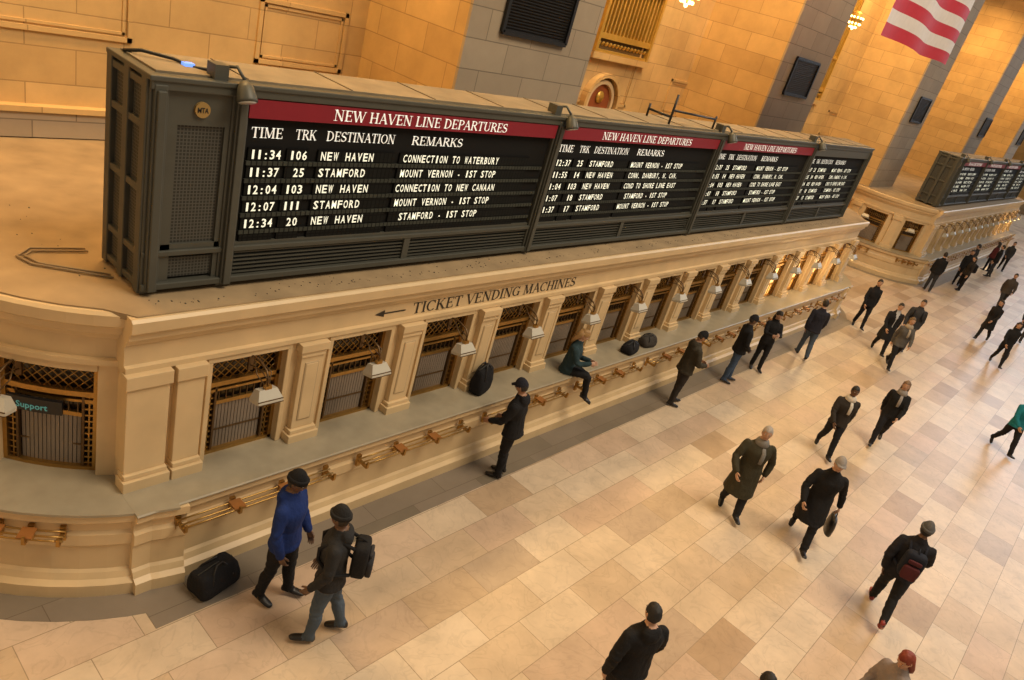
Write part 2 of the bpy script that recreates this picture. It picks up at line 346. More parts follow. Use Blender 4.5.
# ---------------------------------------------------------------- booth
YW=6.55
CXL,CXR,CY,RR=3.8,24.7,8.9,2.4
base_prof=[(.62,0),(.62,.16),(.56,.2),(.53,.27),(.5,.3),(.5,.62),(.53,.66),(.53,.8),(.50,.84),(.50,.93),(.54,.97),(.57,1.0),(.57,1.1)]
corn=[(.02,2.55),(.05,2.56),(.05,2.62),(.0,2.63),(.0,2.86),(.03,2.88),(.05,2.93),(.09,2.96),(.10,3.03),(.15,3.07),(.16,3.19),(.13,3.22),(-.25,3.22),(-.25,2.55)]
def booth(ox,name):
    E=empty(name,(ox,0,0))
    b=MB()
    fl=[(YW-o+.02,z) for o,z in base_prof]
    b.prism(fl+[(YW+.8,1.1),(YW+.8,0)],2.75,25.75,M_stone)
    db=[(RR+o+.06,z) for o,z in base_prof]+[(1.2,1.1),(1.2,0)]
    b.arcsweep(db,CXL,CY,-100,-270,M_stone,34); b.arcsweep(db,CXR,CY,-80,90,M_stone,34)
    b.prism([(YW-.58,1.1),(YW-.585,1.115),(YW-.57,1.13),(YW+.15,1.13),(YW+.15,1.1)],2.74,25.76,M_ledge)
    lp=[(RR+.655,1.1),(RR+.655,1.129),(1.9,1.129),(1.9,1.1)]
    b.arcsweep(lp,CXL,CY,-102,-270,M_ledge,30); b.arcsweep(lp,CXR,CY,-78,90,M_ledge,30)
    b.box(2.9,25.6,CY+1.2,CY+2.45,0,3.2,M_stone)
    b.obj('counter_base',E)
    c=MB()
    c.prism([(YW-o,z) for o,z in corn],2.78,25.72,M_stone)
    dc=[(RR+o,z-.003) for o,z in corn]
    c.arcsweep(dc,CXL,CY,-104,-270,M_stone,32); c.arcsweep(dc,CXR,CY,-76,90,M_stone,32)
    c.obj('cornice',E)
    r=MB()
    poly=[(2.85,YW-.1),(25.65,YW-.1)]+[(CXR+(RR+.1)*math.cos(R(a)),CY+(RR+.1)*math.sin(R(a))) for a in range(-66,91,8)]+[(CXL+(RR+.1)*math.cos(R(a)),CY+(RR+.1)*math.sin(R(a))) for a in range(90,247,8)]
    n=len(poly); r.add([(x,y,3.17) for x,y in poly]+[(x,y,3.235) for x,y in poly],[tuple(range(n,2*n)),tuple(range(n))[::-1]]+[(i,(i+1)%n,n+(i+1)%n,n+i) for i in range(n)],M_roof)
    r.box(2.9,24.3,YR-.9,YR-.02,3.1,3.232,M_roof)
    r.obj('booth_roof',E)
    wl=MB(); wd=MB()
    PIT=1.583; W=.93; N=14; xs=[3.72+PIT*i for i in range(N)]
    edges=[2.8]+[q for x in xs for q in (x,x+W)]+[25.7]
    for i in range(0,len(edges),2): wl.box(edges[i],edges[i+1],YW,YW+.3,1.12,2.56,M_stone)
    for i in range(N-1):
        c0=(xs[i]+W+xs[i+1])/2
        for (o,hw,z0,z1) in ((.16,.22,1.12,1.24),(.13,.19,1.24,1.30),(.09,.16,1.30,2.36),(.11,.175,2.36,2.40),(.13,.2,2.44,2.55),(.11,.18,2.40,2.44)):
            wl.box(c0-hw,c0+hw,YW-o,YW+.02,z0,z1,M_stone)
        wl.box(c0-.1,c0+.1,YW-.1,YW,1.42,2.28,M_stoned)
        wl.box(c0-.085,c0+.085,YW-.105,YW,1.435,2.265,M_stone)
    for a,b_ in ((2.78,3.22),(3.3,3.6),(25.35,25.7)):
        for (o,g_,z0,z1) in ((.18,.03,1.12,1.26),(.14,.01,1.26,1.32),(.1,0,1.32,2.40),(.13,.02,2.40,2.56)):
            wl.box(a-g_,b_+g_,YW-o,YW+.02,z0,z1,M_stone)
    for x in xs:
        wl.box(x-.06,x,YW-.03,YW+.02,1.13,2.5,M_stone); wl.box(x+W,x+W+.06,YW-.03,YW+.02,1.13,2.5,M_stone); wl.box(x-.06,x+W+.06,YW-.03,YW+.3,2.48,2.56,M_stone)
    wins=[(-119,-142),(-160,-183),(-201,-224)]
    for cx,sg in ((CXL,1),(CXR,-1)):
        def A(a): return a if sg==1 else 180-a-360
        segs=[(-104,-119),(-142,-160),(-183,-201),(-224,-270)]
        for a0,a1 in segs:
            wl.arcsweep([(RR,1.12),(RR,2.56),(RR-.3,2.56),(RR-.3,1.12)],cx,CY,A(a0),A(a1),M_stone,6)
        for ac in (-151,-192):
            for (o,hw,z0,z1) in ((.14,5.5,1.12,1.28),(.08,4,1.28,2.38),(.12,5,2.38,2.56)):
                wl.arcsweep([(RR+o,z0),(RR+o,z1),(RR-.02,z1),(RR-.02,z0)],cx,CY,A(ac-hw),A(ac+hw),M_stone,4)
        for a0,a1 in wins:
            wl.arcsweep([(RR+.02,2.46),(RR+.02,2.56),(RR-.3,2.56),(RR-.3,2.46)],cx,CY,A(a0),A(a1),M_stone,6)
    wl.obj('window_piers',E,bevel=.008)
    def window(fn,lit):
        H0,H1=1.13,2.49
        nb=4
        for i in range(nb):
            wd.box(W*i/nb,W*(i+1)/nb,.2,.24,H0,H1,M_glow2 if lit else M_glassd,fn=fn)
            for z0,z1,y0 in ((H1-.07,H1,.08),(2.08,2.14,.08),(H0,H0+.04,.08),(2.0,2.03,.1)):
                wd.box(W*i/nb,W*(i+1)/nb,y0,.16,z0,z1,M_brass,fn=fn)
        for a,b_ in ((0,.045),(W-.045,W)): wd.box(a,b_,.08,.16,H0,H1,M_brass,fn=fn)
        for a,b_ in ((.13,.155),(W-.155,W-.13)): wd.box(a,b_,.1,.15,H0,2.1,M_bronze,fn=fn)
        for s0 in (.045,W-.13):
            for k in range(12):
                z=H0+.06+k*.078; wd.box(s0,s0+.085,.12,.15,z,z+.018,M_brass,fn=fn)
            wd.box(s0+.035,s0+.05,.12,.15,H0,2.08,M_brass,fn=fn)
        for k in range(-3,10):
            for sg in (1,-1):
                x0=k*.1+.0
                xa,xb=(x0,x0+.28) if sg==1 else (x0+.28,x0)
                za,zb=2.14,2.42
                def cl(xa,za,xb,zb):
                    P=[(xa,za),(xb,zb)]
                    for lim,s in ((.05,1),(W-.05,-1)):
                        for i in (0,1):
                            if s*(P[i][0]-lim)<0:
                                o_=P[1-i]
                                if s*(o_[0]-lim)<=0: return None
                                t=(lim-o_[0])/(P[i][0]-o_[0]); P[i]=(lim,o_[1]+(P[i][1]-o_[1])*t)
                    return P
                P=cl(xa,za,xb,zb)
                if P: wd.tube([(P[0][0],.13,P[0][1]),(P[1][0],.13,P[1][1])],.008,M_brass,4,fn=fn)
        if not lit:
            zs=1.80
            for i in range(14):
                x0=.165+i*(W-.33)/14; wd.box(x0+.004,x0+(W-.33)/14-.004,.14,.17,H0+.03,zs,M_blind,fn=fn)
            wd.box(.155,W-.155,.12,.17,zs,zs+.05,M_brass,fn=fn)
            wd.box(.155,W-.155,.13,.18,1.42,1.44,M_bronze,fn=fn)
            for i in range(7):
                x0=.2+i*(W-.4)/6; wd.box(x0-.006,x0+.006,.13,.15,zs+.05,2.02,M_bronze,fn=fn)
        else:
            wd.box(.155,W-.155,.1,.16,1.5,1.53,M_brass,fn=fn)
            for i in range(5):
                x0=.2+i*(W-.4)/4; wd.box(x0-.006,x0+.006,.12,.15,H0,1.5,M_brass,fn=fn)
    lamps=[]
    for i,x in enumerate(xs):
        window(lambda u,w_,z,x=x:(x+u,YW+w_,z), i>=10)
        lamps.append(((x+W/2,YW-.40,2.17),0,i>=10))
    for cx,sg in ((CXL,1),(CXR,-1)):
        for a0,a1 in wins:
            def fn(u,w_,z,a0=a0,a1=a1,cx=cx,sg=sg):
                a=a0+(a1-a0)*(1-u/W) if sg==-1 else a1+(a0-a1)*(u/W)
                if sg==-1: a=180-a
                a=R(a); rr=RR-w_
                return (cx+rr*math.cos(a),CY+rr*math.sin(a),z)
            window(fn,False)
            p=fn(W/2-.27,-.32,2.13); a=math.atan2(p[1]-CY,p[0]-cx)
            lamps.append((p,a+math.pi/2,False))
    wd.obj('ticket_windows',E,recalc=True)
    def lampmesh(lit):
        l=MB(); Mt=Matrix.Rotation(R(-14),4,'X')
        hx,hy=.155,.10
        vs=[(-hx*.72,-hy*.5,.09),(hx*.72,-hy*.5,.09),(hx*.72,hy*.5,.09),(-hx*.72,hy*.5,.09),(-hx,-hy,-.03),(hx,-hy,-.03),(hx,hy,-.03),(-hx,hy,-.03),(-hx,-hy,-.07),(hx,-hy,-.07),(hx,hy,-.07),(-hx,hy,-.07)]
        l.add(vs,[(0,1,2,3)]+[(i,(i+1)%4,4+(i+1)%4,4+i) for i in range(4)]+[(4+i,4+(i+1)%4,8+(i+1)%4,8+i) for i in range(4)],M_lamp,M=Mt)
        l.add([(-hx+.01,-hy+.01,-.06),(hx-.01,-hy+.01,-.06),(hx-.01,hy-.01,-.06),(-hx+.01,hy-.01,-.06)],[(0,1,2,3)],M_glow if lit else M_lamp,M=Mt)
        for zz,e_ in ((-.03,1.02),(-.07,1.02)):
            l.box(-hx*e_,hx*e_,-hy*e_,-hy*e_+.008,zz-.006,zz+.006,M_bronze,M=Mt)
        l.box(-.04,.04,-.03,.03,.08,.14,M_brass)
        l.tube([(0,0,.13),(0,.0,.22),(0,.06,.30),(0,.2,.34),(0,.34,.33),(0,.40,.30)],.012,M_bronze,6)
        l.tube([(0,.0,.2),(0,.16,.24),(0,.34,.2),(0,.40,.18)],.008,M_bronze,6)
        for s in (-1,1): l.tube([(s*.02,0,.12),(s*.09,.1,.24),(s*.02,.3,.33)],.008,M_bronze,5)
        l.box(-.03,.03,.38,.41,.12,.38,M_bronze)
        if lit: l.ball((0,0,-.04),.06,M_glow,10,6)
        o=l.obj('ticket_window_lamp'); me=o.data; bpy.data.objects.remove(o); return me
    me0=lampmesh(False); me1=lampmesh(True)
    for p,a,lit in lamps:
        o=bpy.data.objects.new('ticket_window_lamp',me1 if lit else me0); scene.collection.objects.link(o)
        o.parent=E; o.location=p; o.rotation_euler=(0,0,a)
    s=MB(); sh0=[3.15+2.45*i for i in range(9)]
    def shelf(fn,L):
        seg=6
        for w_,z in ((.04,.86),(.11,.85),(.18,.86)):
            s.tube([(L*i/seg,-w_,z) for i in range(seg+1)],.011,M_brass,6,fn=fn)
        nbk=4
        for k in range(nbk):
            u=.04+(L-.08)*k/(nbk-1)
            s.box(u-.02,u+.02,-.2,.0,.80,.835,M_brass,fn=fn); s.box(u-.03,u+.03,-.02,.02,.72,.9,M_brass,fn=fn)
            s.box(u-.015,u+.015,-.21,-.18,.82,.9,M_brass,fn=fn)
            if k in (1,2): s.box(u-.07,u+.07,-.19,-.03,.87,.885,M_leather,fn=fn)
    for x in sh0: shelf(lambda u,w_,z,x=x:(x+u,YW-.55+w_,z+.04),2.0)
    for a0,a1 in ((-122,-140),(-163,-183)):
        def fn(u,w_,z,a0=a0,a1=a1):
            a=R(a1+(a0-a1)*u); rr=RR+.6-w_
            return (CXL+rr*math.cos(a),CY+rr*math.sin(a),z+.04)
        shelf(fn,1.0)
    s.obj('brass_parcel_shelf',E)
    bd=MB(); bd.box(2.75,25.8,5.42,6.0,.0,.006,M_border)
    bd.arcsweep([(RR+.3,.001),(RR+.3,.005),(RR+1.0,.005),(RR+1.0,.001)],CXL,CY,-100,-265,M_border,30)
    bd.arcsweep([(RR+.3,.001),(RR+.3,.005),(RR+1.0,.005),(RR+1.0,.001)],CXR,CY,-80,85,M_border,30)
    bd.obj('floor_border',E)
    return E
B1=booth(0,'ticket_booth'); B2=booth(33.2,'ticket_booth')
l=MB(); serif(l,'TICKET VENDING MACHINES',6.55,2.66,.17,3.72,YW-.004,M_text)
l.box(5.98,6.42,YW-.006,YW-.002,2.733,2.752,M_text); l.add([(5.90,YW-.005,2.742),(6.06,YW-.005,2.795),(6.06,YW-.005,2.69)],[(0,1,2)],M_text)
l.obj('ticket_machine_lettering')
sp=MB()
def fnS(u,w_,z):
    a=R(-142+23*u); rr=RR-w_; return (CXL+rr*math.cos(a),CY+rr*math.sin(a),z)
for i in range(4): sp.box(.10+.14*i,.10+.14*(i+1),.02,.06,1.86,2.02,M_black,fn=fnS)
vs,fs,tw=textmesh('Support'); sp.add([(.2+v[0]*.32/tw,.015,1.90+v[1]*.10) for v in vs],fs,mat('teal_letters',(.1,.35,.35),emit=(.1,.4,.4),estr=.2),fn=fnS)
sp.obj('support_sign')
# ---------------------------------------------------------------- departure board
DATA=[("11:34","106","NEW HAVEN","CONNECTION TO WATERBURY"),("11:37","25","STAMFORD","MOUNT VERNON - 1ST STOP"),("12:04","103","NEW HAVEN","CONNECTION TO NEW CANAAN"),("12:07","111","STAMFORD","MOUNT VERNON - 1ST STOP"),("12:34","20","NEW HAVEN","STAMFORD - 1ST STOP")]
DATA2=[("12:37","25","STAMFORD","MOUNT VERNON - 1ST STOP"),("11:55","14","NEW HAVEN","CONN. DANBURY, N. CAN."),("1:04","103","NEW HAVEN","COND TO SHORE LINE EAST"),("1:07","18","STAMFORD","STAMFORD - 1ST STOP"),("1:37","17","STAMFORD","MOUNT VERNON - 1ST STOP")]
def board(ox,name):
    E=empty(name,(ox,0,0)); F=6.87; Bk=7.75; z0,z1=3.30,5.42
    X0,X1=3.03,24.1
    b=MB()
    b.box(X0+.06,X1-.06,F+.1,Bk-.08,z0+.02,z1-.03,M_olived)
    posts=[3.03,3.93,9.03,14.3,19.5,24.1]
    for i,x in enumerate(posts):
        a=x if i==0 else x-.1; bb=a+.18
        if i==len(posts)-1: a,bb=X1-.16,X1
        b.box(a,bb,F-.02,F+.16,z0-.04,z1,M_olive); b.box(a+.03,bb-.03,F-.06,F,z0,z1-.05,M_olive)
        b.box(a+.05,bb-.05,F-.09,F,z0,z1-.1,M_olive)
    for z,h,d in ((z1-.1,.1,.05),(z0,.07,.05),(3.66,.06,.03)): b.box(X0,X1,F-d,F+.14,z,z+h,M_olive)
    b.box(X0-.02,X1+.02,F-.07,Bk+.02,z1-.02,z1+.03,M_olive)
    for xa,xb in ((X0-.02,X0+.1),(X1-.1,X1+.02)):
        for y in (F,Bk-.5,Bk-.12): b.box(xa,xb,y,y+.12,z0-.04,z1,M_olive)
        for z in (z0,z0+.34,z0+1.0,z0+1.62,z1-.12): b.box(xa+.01,xb,F,Bk,z,z+.07,M_olive)
    for z in (z0,z0+1,z1-.1): b.box(X0,X1,Bk-.08,Bk,z,z+.1,M_olive)
    b.obj('frame',E,bevel=.01)
    t=MB(); t.box(X0+.08,X1-.08,F+.06,Bk-.06,z1+.02,z1+.05,mat('dusty_top_sheet',(.24,.19,.12),.85,var=.4,scale=3))
    for x in [4+1.25*i for i in range(16)]: t.box(x,x+.015,F+.06,Bk-.06,z1+.05,z1+.06,mat('sheet_seam',(.17,.135,.085),.8))
    t.obj('top_sheet',E)
    lv=MB()
    for i in range(1,len(posts)-1):
        xa,xb=posts[i]+.09,posts[i+1]-.11
        mid=(xa+xb)/2
        for p,q in ((xa,mid-.05),(mid+.05,xb)):
            lv.box(p,q,F+.05,F+.09,z0+.07,3.66,M_mesh)
            for k in range(6):
                z=z0+.09+k*.048; lv.box(p,q,F+.0,F+.05,z,z+.014,M_olive)
        lv.box(mid-.05,mid+.05,F-.02,F+.05,z0,3.7,M_olive)
    lv.box(X0+.28,3.8,F+.03,F+.08,3.78,5.0,M_mesh); lv.box(X0+.28,3.8,F+.03,F+.08,z0+.1,3.62,M_mesh)
    for a,bb,c,d in ((X0+.16,X0+.28,z0,5.0),(3.78,3.86,z0,5.0),(X0+.16,3.86,3.68,3.78),(X0+.16,3.86,5.0,5.32)): lv.box(a,bb,F-.0,F+.1,c,d,M_olive)
    for y0_,y1_ in ((F+.13,Bk-.51),(Bk-.37,Bk-.13)): lv.box(X0+.03,X0+.06,y0_,y1_,z0,z1-.1,M_mesh)
    lv.obj('louvre_panels',E)
    m=MB(); cx,cz=X0+.50,5.16
    m.tube([(cx,F-.03,cz),(cx,F+.02,cz)],.075,mat('faded_gold_emblem',(.32,.2,.06),.5),20,smooth=False)
    vs,fs,tw=textmesh('MTA'); m.add([(cx-.055+v[0]*.11/tw,F-.034,cz-.025+v[1]*.07) for v in vs],fs,M_black)
    m.obj('emblem_disc',E)
    for i in range(1,5):
        xa,xb=posts[i]+.09,posts[i+1]-.12
        s=MB()
        s.box(xa,xb,F+.03,F+.08,3.72,5.1,M_pblack)
        s.box(xa,xb,F+.0,F+.03,3.72,3.76,M_olive)
        s.box(xa-.02,xb+.02,F-.04,F+.05,5.12,5.31,M_red if i<4 else M_olive)
        if i<4: serif(s,'NEW HAVEN LINE DEPARTURES',xa+ (xb-xa)*.20,5.155,.12,(xb-xa)*.58,F-.044,M_white)
        sc=(xb-xa)/4.99
        for wd_,tx,wdt in ((.0,'TIME',.38),(.53,'TRK',.27),(.93,'DESTINATION',1.0),(2.2,'REMARKS',.9)):
            serif(s,tx,xa+(wd_+.06)*sc,4.905,.11,wdt*sc,F+.024,M_white)
        rows=DATA if i==1 else DATA2
        for k in range(6):
            zc=4.74-k*.193
            for a,wdt in ((.04,.40),(.5,.28),(.9,1.12),(2.1,2.5)):
                s.box(xa+a*sc,xa+(a+wdt)*sc,F+.005,F+.026,zc-.065,zc+.065,M_flap)
            s.box(xa+.02,xb-.03,F+.0,F+.018,zc-.122,zc-.075,M_slat)
            if k<5:
                tm,tk,de,re=rows[k]
                def wr(t,a,cw): mono(s,t,xa+a*sc,zc-.05,.10,cw*sc,F,M_rowtext)
                wr(tm,.06,.075); wr(tk,.53+(3-len(tk))*.07,.078); wr(de,.93,.085); wr(re,2.12 if len(re)>23 else 2.12+(24-len(re))*.03,.078)
        s.obj('display_panel',E)
    fl=MB()
    def flood(x,y):
        fl.box(x-.12,x+.02,y-.1,y+.06,z1+.03,z1+.17,M_olive)
        fl.tube([(x,y,z1+.14),(x+.10,y-.10,z1+.17),(x+.13,y-.2,z1+.08)],.018,M_olive,6)
        a=Vector((x+.13,y-.19,z1+.06)); 
        fl.tube([a,a+Vector((0,-.04,-.05)),a+Vector((0,-.09,-.15)),a+Vector((0,-.10,-.17))],[.04,.08,.10,.10],M_olive,12)
        fl.tube([a+Vector((0,-.102,-.172)),a+Vector((0,-.104,-.176))],.085,mat('lamp_lens',(.6,.62,.6),.1),12)
    for x in (3.75,8.95,14.3,19.4): flood(x,F+.1)
    fl.obj('flood_lamps',E)
    if ox==0:
        cb=MB()
        cb.tube([(3.1,7.6,5.47),(3.2,7.45,5.52),(3.45,7.35,5.50),(3.6,7.2,5.47),(3.75,7.0,5.5)],.018,M_black,6)
        cb.box(3.50,3.60,7.2,7.28,5.45,5.50,mat('blue_led_box',(.1,.2,.9),.4,emit=(.2,.4,1),estr=1))
        for a,b_ in (((12.3,7.0,5.45),(12.3,7.0,6.0)),((12.3,7.0,5.72),(14.0,7.0,5.66)),((14.0,7.0,5.45),(14.0,7.0,5.72)),((12.3,7.0,5.6),(12.3,7.5,5.6)),((12.3,7.5,5.45),(12.3,7.5,5.7))):
            cb.tube([a,b_],.022,M_black,6)
        cb.obj('cable_and_bracket',E)
    return E
board(0,'departure_board'); board(33.2,'departure_board')
c=MB(); gc=mat('grey_conduit',(.30,.22,.13),.7)
for k in range(2):
    o_=.07*k
    c.tube([(2.95,7.95+o_,3.255),(2.45,8.05+o_,3.255),(2.35-o_,7.95,3.255),(2.42-o_,7.75,3.255),(2.95,7.35-o_,3.255)],.012,gc,6)
c.obj('roof_conduit')
c=MB()
for i in range(300):
    x=random.uniform(2.2,24); y=YW+.02+abs(random.gauss(0,.1)) if x>3 else random.uniform(7.3,11)
    s_=random.uniform(.004,.013); c.box(x,x+s_,y,y+s_*1.4,3.234,3.238+s_*.3,M_olived)
c.obj('roof_debris')
# ---------------------------------------------------------------- flag
fm=MB(); rd=mat('flag_red',(.50,.02,.04),.7); wh=mat('flag_white',(.70,.66,.64),.7); bl=mat('flag_blue',(.02,.03,.15),.7)
fx0,fx1,fz0,FH=17.8,23.8,8.05,3.6
nx=48
for s_ in range(13):
    for i in range(nx):
        q=[]
        for zz in (s_,s_+1):
            for ii in (i,i+1):
                x=fx0+(fx1-fx0)*ii/nx; z=fz0+FH*zz/13
                q.append((x,6.0+.06*math.sin(x*2.2+.5*z),z+.02*math.sin(x*1.7)))
        m_=rd if s_%2==0 else wh
        if s_>=6 and i<19: m_=bl
        fm.add([q[0],q[1],q[3],q[2]],[(0,1,2,3)],m_,smooth=True)
fm.tube([(fx0-.1,6,fz0+FH+.05),(fx1+.1,6,fz0+FH+.05)],.04,M_brass,8)
for x in (fx0,fx1): fm.tube([(x,6,fz0+FH),(x,6,30)],.01,M_black,4)
fm.obj('american_flag',recalc=False)
def chand(x,y,z,s=1):
    c=MB()
    c.ball((x,y,z+.45*s),(.28*s,.28*s,.34*s),M_gold,16,10)
    for rr,zz,n in ((.30,.5,12),(.26,.25,10),(.14,.1,6)):
        for k in range(n):
            a=2*math.pi*k/n; c.ball((x+rr*s*math.cos(a),y+rr*s*math.sin(a),z+zz*s),.045*s,M_glow,8,6)
    c.ball((x,y,z+.02),.05*s,M_glow,8,6)
    c.tube([(x,y,z+.7*s),(x,y,30)],.02,M_brass,6)
    c.obj('chandelier')
chand(17.3,10.5,7.55,1); chand(29.4,10.9,8.65,.8)
# ---------------------------------------------------------------- people
SKIN={'l':mat('skin_light',(.50,.29,.19),.5,var=.06),'d':mat('skin_dark',(.13,.065,.035),.5,var=.06),'m':mat('skin_medium',(.36,.19,.11),.5,var=.06)}
M_eye=mat('eye_dark',(.02,.015,.012),.2); M_eyew=mat('eye_white',(.7,.68,.64),.3); M_lip=mat('lips',(.33,.11,.08),.5)
def cloth(c): 
    return mat('cloth_%02d_%02d_%02d'%tuple(int(round(q*99)) for q in c),tuple(c),.85,var=.22,scale=9,bump=.4,bscale=45,spec=.25)
def head_mesh(mb,Mh,skin,hair,hairstyle,hat,hatc,glasses=False,beard=False):
    def shape(x,y,z,grow=0):
        px,py,pz=x*.098,y*.077,z*.122
        if z<0:
            t=-z; py*=1-.28*t*t
            if x>0: px*=1-.06*t
            else: px*=1-.35*t
        if x>.3:
            px+= .026*math.exp(-(y*y)/.018-((z+.12)**2)/.035) + .010*math.exp(-(y*y)/.05-((z+.62)**2)/.03)+.006*math.exp(-(y*y)/.10-((z-.22)**2)/.012)+.006*math.exp(-(y*y)/.03-((z+.42)**2)/.006)
            px-= .010*(math.exp(-((abs(y)-.38)**2)/.02-((z-.03)**2)/.02))
        g=1+grow
        return (px*g,py*g,pz*g)
    def sph(grow,keep,m,seg=36,rn=26,extra=None):
        vs=[];idx={};fs=[]
        def vtx(i,k):
            k%=seg
            key=(i,k if 0<i<rn else 0)
            if key not in idx:
                ph=math.pi*i/rn; th=2*math.pi*k/seg
                d=(math.sin(ph)*math.cos(th),math.sin(ph)*math.sin(th),math.cos(ph))
                p=shape(*d,grow)
                if extra: p=extra(p,d)
                idx[key]=len(vs); vs.append(p)
            return idx[key]
        for i in range(rn):
            for k in range(seg):
                ph=math.pi*(i+.5)/rn; th=2*math.pi*(k+.5)/seg
                d=(math.sin(ph)*math.cos(th),math.sin(ph)*math.sin(th),math.cos(ph))
                if keep and not keep(*d): continue
                q=[vtx(i,k),vtx(i+1,k),vtx(i+1,k+1),vtx(i,k+1)]
                q2=[]
                for a in q:
                    if a not in q2: q2.append(a)
                if len(q2)>2: fs.append(tuple(q2))
        mb.add(vs,fs,m,Mh,True)
    sph(0,None,skin)
    for s in (-1,1):
        mb.ball((-.005,s*.076,-.005),(.018,.009,.032),skin,8,6,Mh)
        mb.ball((.082,s*.031,.006),(.011,.013,.007),M_eyew,8,6,Mh)
        mb.ball((.090,s*.031,.006),(.0055,.006,.006),M_eye,6,4,Mh)
    mb.ball((.088,0,-.052),(.008,.024,.006),M_lip,8,6,Mh)
    for s in (-1,1): mb.ball((.090,s*.032,.027),(.006,.017,.004),hair,6,4,Mh)
    def rough(p,d):
        n=noise.noise(Vector(d)*4)*.006+noise.noise(Vector(d)*11)*.003
        return (p[0]+d[0]*n,p[1]+d[1]*n,p[2]+d[2]*n)
    if hairstyle!='none':
        sph(.075,lambda x,y,z:(z>.50 if x>.55 else (z>.1 if x>.2 else z>-.45 if x<-.15 else z>.02)),hair,extra=rough)
    if hairstyle=='long':
        mb.rings([((-.035,0,.06),(.075,0,0),(0,.086,0)),((-.045,0,-.05),(.065,0,0),(0,.094,0)),((-.06,0,-.14),(.05,0,0),(0,.098,0)),((-.065,0,-.22),(.038,0,0),(0,.085,0)),((-.06,0,-.27),(.015,0,0),(0,.05,0))],hair,18,M=Mh)
    if beard: sph(.05,lambda x,y,z:z<-.38 and x>.1,hair)
    if hat=='beanie':
        sph(.13,lambda x,y,z:z>.12,hatc,extra=lambda p,d:(p[0]-.01*max(d[2],0),p[1],p[2]+.03*max(d[2]-.2,0)))
        mb.rings([((-.004,0,.030),(.102,0,.014),(0,.082,0)),((-.004,0,.020),(.115,0,.014),(0,.093,0)),((-.004,0,.058),(.117,0,.014),(0,.094,0)),((-.004,0,.070),(.104,0,.014),(0,.084,0))],hatc,24,M=Mh)
    if hat=='cap':
        sph(.13,lambda x,y,z:z>.18,hatc,extra=lambda p,d:(p[0],p[1],p[2]+.012*max(d[2]-.2,0)))
        mb.add([(.07,-.075,.04),(.14,-.062,.033),(.17,0,.04),(.14,.062,.033),(.07,.075,.04),(.07,-.075,.05),(.14,-.062,.041),(.17,0,.048),(.14,.062,.041),(.07,.075,.05)],[(0,1,2,3,4),(9,8,7,6,5),(0,5,6,1),(1,6,7,2),(2,7,8,3),(3,8,9,4)],hatc,Mh,True)
def resamp(p0,r0,p1,r1,step=.03):
    n=max(2,int((p1-p0).length/step)); return [(p0.lerp(p1,i/n),r0+(r1-r0)*i/n) for i in range(n+1)]
def hand(mb,wrist,d,palmn,side,skin,curl=35,k=1.0):
    d=d.normalized(); palmn=(palmn-d*palmn.dot(d)).normalized(); ac=d.cross(palmn).normalized()*side
    if ac.x<0: ac=-ac
    def pt(a,b,c): return wrist+(d*a+ac*b+palmn*c)*k
    rs=[]
    for a,wd_,th in ((-.03,.024,.02),(0,.027,.018),(.03,.037,.016),(.06,.042,.015),(.088,.040,.013),(.095,.03,.008)):
        rs.append((pt(a,0,0),ac*wd_*k,palmn*th*k))
    mb.rings(rs,skin,12)
    for j,(b,L) in enumerate(((.031,.072),(.0105,.080),(-.0105,.074),(-.031,.058))):
        p=[pt(.075,b,0)]
        for s_,cf in ((.42,.5),(.32,1.0),(.26,1.5)):
            ang=R(curl)*cf
            v=d*math.cos(ang)+palmn*math.sin(ang)
            p.append(p[-1]+v*L*s_*k+ (d*.02*k if s_==.42 else Vector((0,0,0))))
        mb.tube(p,[.0095*k,.009*k,.008*k,.0055*k],skin,7)
    p=[pt(.02,.022,.004),pt(.045,.048,.012),pt(.07,.058,.022),pt(.09,.056,.03)]
    mb.tube(p,[.013*k,.012*k,.010*k,.006*k],skin,7)
